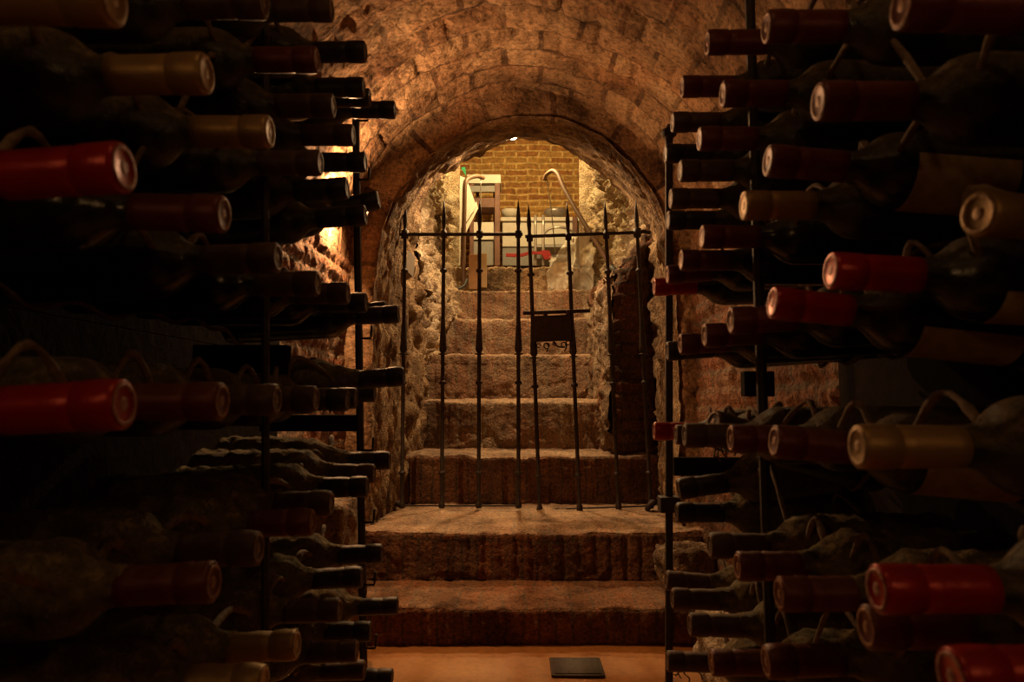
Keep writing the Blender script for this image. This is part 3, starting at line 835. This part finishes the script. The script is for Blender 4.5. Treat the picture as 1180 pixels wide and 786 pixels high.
PR(obj('collar', bm, M['rackiron'], rr, smooth=False))

# ------------------------------------------------------------------ things around the cellar
def put(o, label, cat, group=None): return tag(o, label, cat, group)
# floor drain
a = U(632, 770, 2.1); c0 = Vector((U(664, 760, 2.27).x, 2.27, .004))
dr = empty('floor_drain', (c0.x, c0.y, .0)); put(dr, 'small square metal drain cover set in the ochre floor before the steps', 'drain')
bm = bmesh.new(); add_box(bm, (0, 0, .004), (.155, .15, .006), None, .002); recalc(bm); obj('frame', bm, M['grate'], dr, smooth=False)
bm = bmesh.new()
add_box(bm, (0, 0, .0075), (.135, .13, .004), None, .001)
for i in range(5): add_box(bm, (-.05+i*.025, 0, .0098), (.004, .11, .001))
recalc(bm); obj('cover_plate', bm, M['grate'], dr, smooth=False)
# stones at the foot of the walls
def boulder(name, c, s, label, seed, mat, rot=0):
    bm = bmesh.new(); bmesh.ops.create_cube(bm, size=1.0); 
    bmesh.ops.subdivide_edges(bm, edges=bm.edges[:], cuts=22, use_grid_fill=True)
    for v in bm.verts:
        p = v.co.copy(); q = p.normalized()*.62; v.co = p.lerp(q, .35)
    for v in bm.verts: v.co = Vector((v.co.x*s[0], v.co.y*s[1], v.co.z*s[2]))
    bm.normal_update()
    for v in bm.verts: v.co += v.normal*.022*rock(v.co*1.0 + Vector((seed, 0, 0)), 2.0)
    zmin = min(v.co.z for v in bm.verts)
    for v in bm.verts: v.co.z -= zmin
    o = obj(name, bm, mat); o.location = c; o.rotation_euler = (0, 0, rot)
    return put(o, label, 'stone')
l0 = U(388, 571, 2.25)
boulder('stone_block', (-.58, 2.2, 0), (.20, .30, l0.z-.02), 'tall rough tan stone standing behind the left rack by the wall', 3.1, M['rock'])
boulder('stone_block', (.60, 1.98, 0), (.20, .34, U(805, 740, 1.9).z-.01), 'low pale stone slab behind the right rack foot', 8.2, M['cream_rock'])
boulder('stone_block', (.60, 2.68, EYE-.66), (.17, .17, .12), 'broken stone at the right end of the second step', 5.7, M['rock'], .3)

# wall lamp behind the left rack
LP = Vector((-.592, 2.55, U(402, 239, 2.55).z))
lm = empty('wall_lamp', LP); put(lm, 'small steel-shaded wall lamp glowing behind the left rack', 'lamp')
bm = bmesh.new(); bmesh.ops.create_uvsphere(bm, u_segments=16, v_segments=10, radius=.015); recalc(bm); obj('bulb', bm, M['bulb'], lm)
bm = bmesh.new(); add_lathe(bm, [(.030, .004), (.031, .056), (.033, .061), (.038, .061), (.040, .004)], 24, Matrix.Rotation(math.radians(62), 4, 'Z'), 'X'); recalc(bm)
obj('shade', bm, M['steel_shade'], lm)
bm = bmesh.new(); add_tube(bm, [(-.08, .03, 0), (-.04, .04, 0), (0, .04, 0), (0, .0, 0)], .007); recalc(bm); obj('arm', bm, M['steel_shade'], lm)
def plight(name, loc, power, col, r=.03):
    d = bpy.data.lights.new(name, 'POINT'); d.energy = power; d.color = col; d.shadow_soft_size = r
    o = bpy.data.objects.new(name, d); C.objects.link(o); o.location = loc; return o
plight('wall_lamp_light', LP + Vector((-.010, -.022, 0)), 31.0, (1, .53, .23), .012)

# hanging lamp in the passage
HP = U(591, 158.5, 3.72)
hl = empty('pendant_lamp', HP); put(hl, 'tiny bright pendant bulb showing just under the inner arch', 'lamp')
bm = bmesh.new(); add_lathe(bm, [(-.010, .008), (-.006, .016), (.0, .020), (.008, .020), (.012, .015)], 16, None, 'Z'); recalc(bm); obj('bulb', bm, M['bulbw'], hl)
bm = bmesh.new(); add_tube(bm, [(0, 0, .02), (0, 0, .12)], .0022); recalc(bm); obj('cord', bm, M['rubber'], hl)
bm = bmesh.new(); add_lathe(bm, [(.012, .021), (.020, .018), (.026, .005)], 14, None, 'Z'); recalc(bm); obj('socket', bm, M['rubber'], hl)
sd = bpy.data.lights.new('pendant_light', 'SPOT'); sd.energy = 60; sd.color = (1, .62, .31); sd.shadow_soft_size = .02; sd.spot_size = math.radians(158); sd.spot_blend = .5
so = bpy.data.objects.new('pendant_light', sd); C.objects.link(so); so.location = HP + Vector((0, 0, -.025))
# unseen room lamp, added to brighten the upper room
RP = Vector((.0, 5.0, EYE+2.0))
rlp = empty('added_ceiling_lamp', RP); put(rlp, 'warm ceiling lamp added to brighten the upper room, out of direct sight', 'lamp')
bm = bmesh.new(); bmesh.ops.create_uvsphere(bm, u_segments=16, v_segments=10, radius=.05); recalc(bm); obj('bulb', bm, M['bulb'], rlp)
bm = bmesh.new(); add_tube(bm, [(0, 0, .04), (0, 0, .74)], .004); recalc(bm); obj('cord', bm, M['rubber'], rlp)
plight('room_fill_light', RP + Vector((0, 0, -.08)), 62, (1, .68, .28), .05)
# two dim fill lamps added either side of the aisle, unseen behind the camera
for sx, w_ in ((-1, 'left'), (1, 'right')):
    BP = Vector((sx*.58, -.35, EYE+.38))
    bl = empty('wall_lamp', BP); put(bl, 'dim amber fill lamp added at the %s wall, unseen behind the camera' % w_, 'lamp')
    bm = bmesh.new(); bmesh.ops.create_uvsphere(bm, u_segments=16, v_segments=10, radius=.022); recalc(bm); obj('bulb', bm, M['bulb'], bl)
    bm = bmesh.new(); add_tube(bm, [(0, 0, -.02), (0, 0, -.06), (sx*.12, 0, -.06)], .006); recalc(bm); obj('arm', bm, M['steel_shade'], bl)
    plight('cellar_fill_light', BP + Vector((-sx*.06, 0, 0)), .75, (1, .50, .17), .05)

BP = Vector((0.0, .22, EYE+1.08))  # unseen bulb, added to light the bottle tops from above
bl = empty('added_ceiling_lamp', BP); put(bl, 'dim amber fill bulb added above the aisle, out of view', 'lamp')
bm = bmesh.new(); bmesh.ops.create_uvsphere(bm, u_segments=16, v_segments=10, radius=.022); recalc(bm); obj('bulb', bm, M['bulb'], bl)
bm = bmesh.new(); add_tube(bm, [(0, 0, .02), (0, 0, .16)], .004); recalc(bm); obj('cord', bm, M['rubber'], bl)
plight('aisle_fill_light', BP + Vector((0, 0, -.05)), .9, (1, .56, .22), .04)

# ------------------------------------------------------------------ the upper room seen through the arch
def tube_obj(name, pts, r, mat, parent, n=8, sm=6):
    bm = bmesh.new(); add_tube(bm, smooth_path(pts, sm), r, n); recalc(bm); return obj(name, bm, mat, parent)
D0 = 5.02
b0 = U(534, 326, D0)
hr = empty('handrail', b0); put(hr, 'upright brown handrail with a hooked top at the left of the stairs', 'handrail', 'hooked handrails')
def rel(pts, o0): return [p-o0 for p in pts]
tube_obj('rail', rel([U(534, 328, D0), U(534, 290, D0), U(535, 240, D0), U(536, 212, D0), U(541, 205, D0+.05), U(550, 203, D0+.12), U(557, 205, D0+.18)], b0), .016, M['pipe'], hr)
tube_obj('rod', rel([U(554, 206, D0+.16), U(554, 250, D0+.16), U(554, 306, D0+.16)], b0), .004, M['rod'], hr)
b0 = U(702, 305, 4.7)
hr = empty('handrail', b0); put(hr, 'slanting brown handrail running down the right rock wall', 'handrail', 'hooked handrails')
tube_obj('rail', rel([U(704, 308, 4.6), U(690, 284, 4.66), U(665, 244, 4.8), U(650, 217, 4.9), U(643, 201, 4.96), U(637, 197, 5.0), U(630, 201, 5.03), U(627, 208, 5.05)], b0), .015, M['pipe'], hr)
tube_obj('rod', rel([U(630, 206, 5.05), U(635, 240, 5.06), U(640, 292, 5.1)], b0), .004, M['rod'], hr)
tube_obj('wall_bracket', rel([U(704, 308, 4.6), U(712, 316, 4.55)], b0), .02, M['rubber'], hr, sm=2)

def slab(name, pts, D, th, mat, parent=None, dD=None):
    """a panel through picture-measured corners at its own distance, with thickness"""
    bm = bmesh.new(); dD = dD or [0]*len(pts)
    A = [bm.verts.new(U(x, y, D+d)) for (x, y), d in zip(pts, dD)]; B_ = [bm.verts.new(U(x, y, D+d) + Vector((0, th, 0))) for (x, y), d in zip(pts, dD)]
    bm.faces.new(A); bm.faces.new(B_[::-1]); n = len(A)
    for i in range(n): bm.faces.new((A[i], B_[i], B_[(i+1) % n], A[(i+1) % n]))
    recalc(bm); return obj(name, bm, mat, parent, smooth=False)
# leaning white panels by the left rock
b0 = Vector((U(530, 300, 5.5).x, 5.5, ZR))
ps = empty('folding_screen', b0); put(ps, 'white folded panels and cream sheet standing by the left rock in the lit room', 'screen')
def rslab(name, pts, D, th, mat):
    o = slab(name, pts, D, th, mat, ps); o.matrix_parent_inverse = Matrix.Translation(-b0); return o
rslab('panel', [(521,313),(522,248),(529,202),(536,205),(531,262),(530,313)], 5.45, .012, M['whitewood'])
rslab('panel', [(527,258),(533,205),(540,212),(549,238),(533,262)], 5.51, .012, M['whitewood'])
rslab('sheet', [(531,262),(549,232),(551,240),(536,270)], 5.56, .006, M['paper'])
o = slab('green_sign', [(531,193),(536,192.5),(537,201),(536.5,202)], 5.72, .006, M['green']); put(o, 'small green sign at the top left of the brick wall', 'sign')
# wooden stand with a white top
b0 = Vector((U(560, 300, 5.85).x, 5.85, ZR))
ws = empty('wooden_stand', b0); put(ws, 'dark wooden stand with white top before the brick wall', 'stand')
def wbox(name, px0, px1, py0, py1, y, th, mat, parent, off):
    a = U(px0, py1, y); b_ = U(px1, py0, y); bm = bmesh.new()
    if y > 5.3 and py1 > 295: a.z = ZR
    add_box(bm, Vector(((a.x+b_.x)/2, y+th/2, (a.z+b_.z)/2))-off, (abs(b_.x-a.x), th, abs(b_.z-a.z)), None, .002); recalc(bm)
    return obj(name, bm, mat, parent, smooth=False)
wbox('top', 538, 577, 201, 211, 5.85, .28, M['whitewood'], ws, b0)
wbox('rail', 541, 574, 214, 221, 5.86, .02, M['greycloth'], ws, b0)
wbox('shelf', 541, 574, 228, 239, 5.87, .24, M['brownwood'], ws, b0)
wbox('leg', 570, 576, 211, 304, 5.85, .035, M['brownwood'], ws, b0)
wbox('leg', 541, 546, 211, 306, 5.86, .035, M['brownwood'], ws, b0)
wbox('leg', 568, 572, 211, 296, 6.1, .035, M['brownwood'], ws, b0)
wbox('leg', 548, 552, 211, 296, 6.1, .035, M['brownwood'], ws, b0)
o = wbox('foam_box', 541, 569, 256, 276, 5.9, .16, M['whitewood'], None, Vector()); put(o, 'cream box standing inside the wooden stand', 'box')
o = wbox('grey_bundle', 541, 570, 278, 305, 5.92, .18, M['greycloth'], None, Vector()); put(o, 'folded grey cloth bundle under the cream box', 'cloth')
# white bench along the wall, cloth, chair
b0 = Vector((U(622, 300, 6.1).x, 6.1, ZR))
bt_ = empty('white_counter', b0); put(bt_, 'low white counter standing along the brick wall', 'counter')
wbox('front', 579, 668, 254, 284, 6.15, .02, M['whitewood'], bt_, b0); wbox('plinth', 579, 668, 284, 306, 6.17, .02, M['greycloth'], bt_, b0); wbox('top', 577, 670, 250, 254.5, 6.12, .25, M['whitewood'], bt_, b0)
wbox('divider', 660, 665, 250, 304, 6.10, .03, M['brownwood'], bt_, b0)
o = slab('red_cloth', [(583,292),(600,292.5),(612,289),(620,290),(627,288),(633,289),(637,298),(628,299),(624,293),(612,292.5),(600,296),(583,295.5)], 5.75, .02, M['redcloth']); put(o, 'red cloth strap lying before the white counter', 'cloth')
b0 = Vector((U(640, 300, 5.8).x, 5.8, ZR))
ch = empty('metal_chair', b0); put(ch, 'grey metal chair with curved back before the white counter', 'chair')
for px in (617, 626): tube_obj('leg', rel([U(px, 248, 5.8), U(px, 275, 5.8), U(px, 321, 5.8)], b0), .012, M['greymetal'], ch, sm=2)
tube_obj('backrest', rel([U(626, 270, 5.8), U(633, 264, 5.78), U(645, 262, 5.76), U(657, 265, 5.78), U(663, 272, 5.8)], b0), .010, M['greymetal'], ch)
tube_obj('leg', rel([U(663, 272, 5.8), U(663, 290, 5.8), U(663, 321, 5.8)], b0), .012, M['greymetal'], ch, sm=2)
wbox('seat', 616, 664, 281, 285, 5.8, .3, M['greycloth'], ch, b0)
def bowl(px, py, D, r, label, mat):
    c = U(px, py, D); bm = bmesh.new()
    add_lathe(bm, [(0, r*.5), (.01, r*.7), (.035, r), (.06, r*.98), (.065, r*.9), (.04, r*.85), (.02, r*.4)], 20, None, 'Z'); recalc(bm)
    o = obj('metal_bowl', bm, mat); o.location = (c.x, c.y, U(600, 250, 6.2).z+.0); put(o, label, 'bowl', 'bowls on the counter')
bowl(640, 248, 6.22, .10, 'wide dull metal bowl on the right of the white counter', M['greymetal'])
bowl(588, 248, 6.22, .08, 'pale bowl on the left of the white counter', M['whitewood'])
# plank box on the upper step and plastic-wrapped board
o = wbox('wooden_board', 540, 552, 293, 333, 5.0, .03, M['planks'], None, Vector()); put(o, 'reddish plank board standing on the upper left step', 'board')
o = wbox('wooden_board', 552, 561, 292, 331, 5.05, .03, simple('pale_plank', (.50,.36,.20), .7, 0, .2, 14, .2), None, Vector()); put(o, 'pale plank standing right of the reddish board', 'board')
o = wbox('wooden_board', 638, 658, 303, 335, 5.08, .03, M['planks'], None, Vector()); put(o, 'orange board wrapped in clear plastic on the upper right step', 'board')
def sheet_fn(u, v):
    px = 632 + 50*u; top = 296 - 34*u**.7 + 6*math.sin(u*9); py = top + (336-top)*v
    y = 4.99 - .05*math.sin(u*11+v*3) - .05*v + .03*math.cos(v*9+u*5)
    return U(px, py, y), (u, v)
o = grid('plastic_sheet', sheet_fn, lin(0, 1, 90), lin(0, 1, 70), lambda p, s, t: .030*abs(noise.noise(p*9)) + .022*abs(noise.noise(p*19+Vector((4,0,0)))), M['plastic']); put(o, 'translucent plastic sheet draped over the orange board', 'sheet')
o = tube_obj('black_cable', [U(538, 322, 4.98), U(534, 330, 4.9), U(525, 334, 4.85), U(514, 338, 4.8), U(508, 337, 4.8)], .010, M['rubber'], None); put(o, 'black cable curling at the foot of the left handrail', 'cable')
# paper notice on the left rock inside the gate
o = slab('paper_notice', [(470,288),(478.5,296),(476,319),(467.5,311)], 3.30, .003, M['paper'], dD=[0, .05, .05, 0]); put(o, 'small white notice on the left rock wall just inside the gate', 'notice')

# strings of cobweb and dust hanging from the bottles near the right post
for k_, (x0, y0, D_, lab_) in enumerate(((782, 672, 1.40, 'dusty cobweb hanging beside the right far post, level with the second step'),
                                        (786, 762, 1.42, 'dusty cobweb hanging at the foot of the right far post'),
                                        (828, 506, 1.05, 'dusty cobweb trailing under the tilted bottle of the right rack'))):
    bm = bmesh.new(); rn = random.Random(k_+3)
    for q in range(9):
        a = Vector((x0+rn.uniform(-9, 12), y0+rn.uniform(-6, 3), 0)); pts = []
        px_, py_ = a.x, a.y
        for h_ in range(6):
            pts.append(U(px_, py_, D_+rn.uniform(-.01, .01))); px_ += rn.uniform(-5, 7); py_ += rn.uniform(0, 7)
        add_tube(bm, smooth_path(pts, 4), [.0022*(1-.5*i/20) for i in range(21)], 5, .6)
    recalc(bm); o = obj('cobweb', bm, M['wire']); put(o, lab_, 'cobweb', 'cobwebs on the right rack')

# ------------------------------------------------------------------ world / view
w = bpy.data.worlds.new('world'); bpy.context.scene.world = w; w.use_nodes = True
w.node_tree.nodes['Background'].inputs[0].default_value = (.02, .012, .006, 1); w.node_tree.nodes['Background'].inputs[1].default_value = .3
vs = bpy.context.scene.view_settings
vs.view_transform = 'Standard'; vs.look = 'None'; vs.gamma = 1.0; vs.use_curve_mapping = False
vs.exposure = 0.0
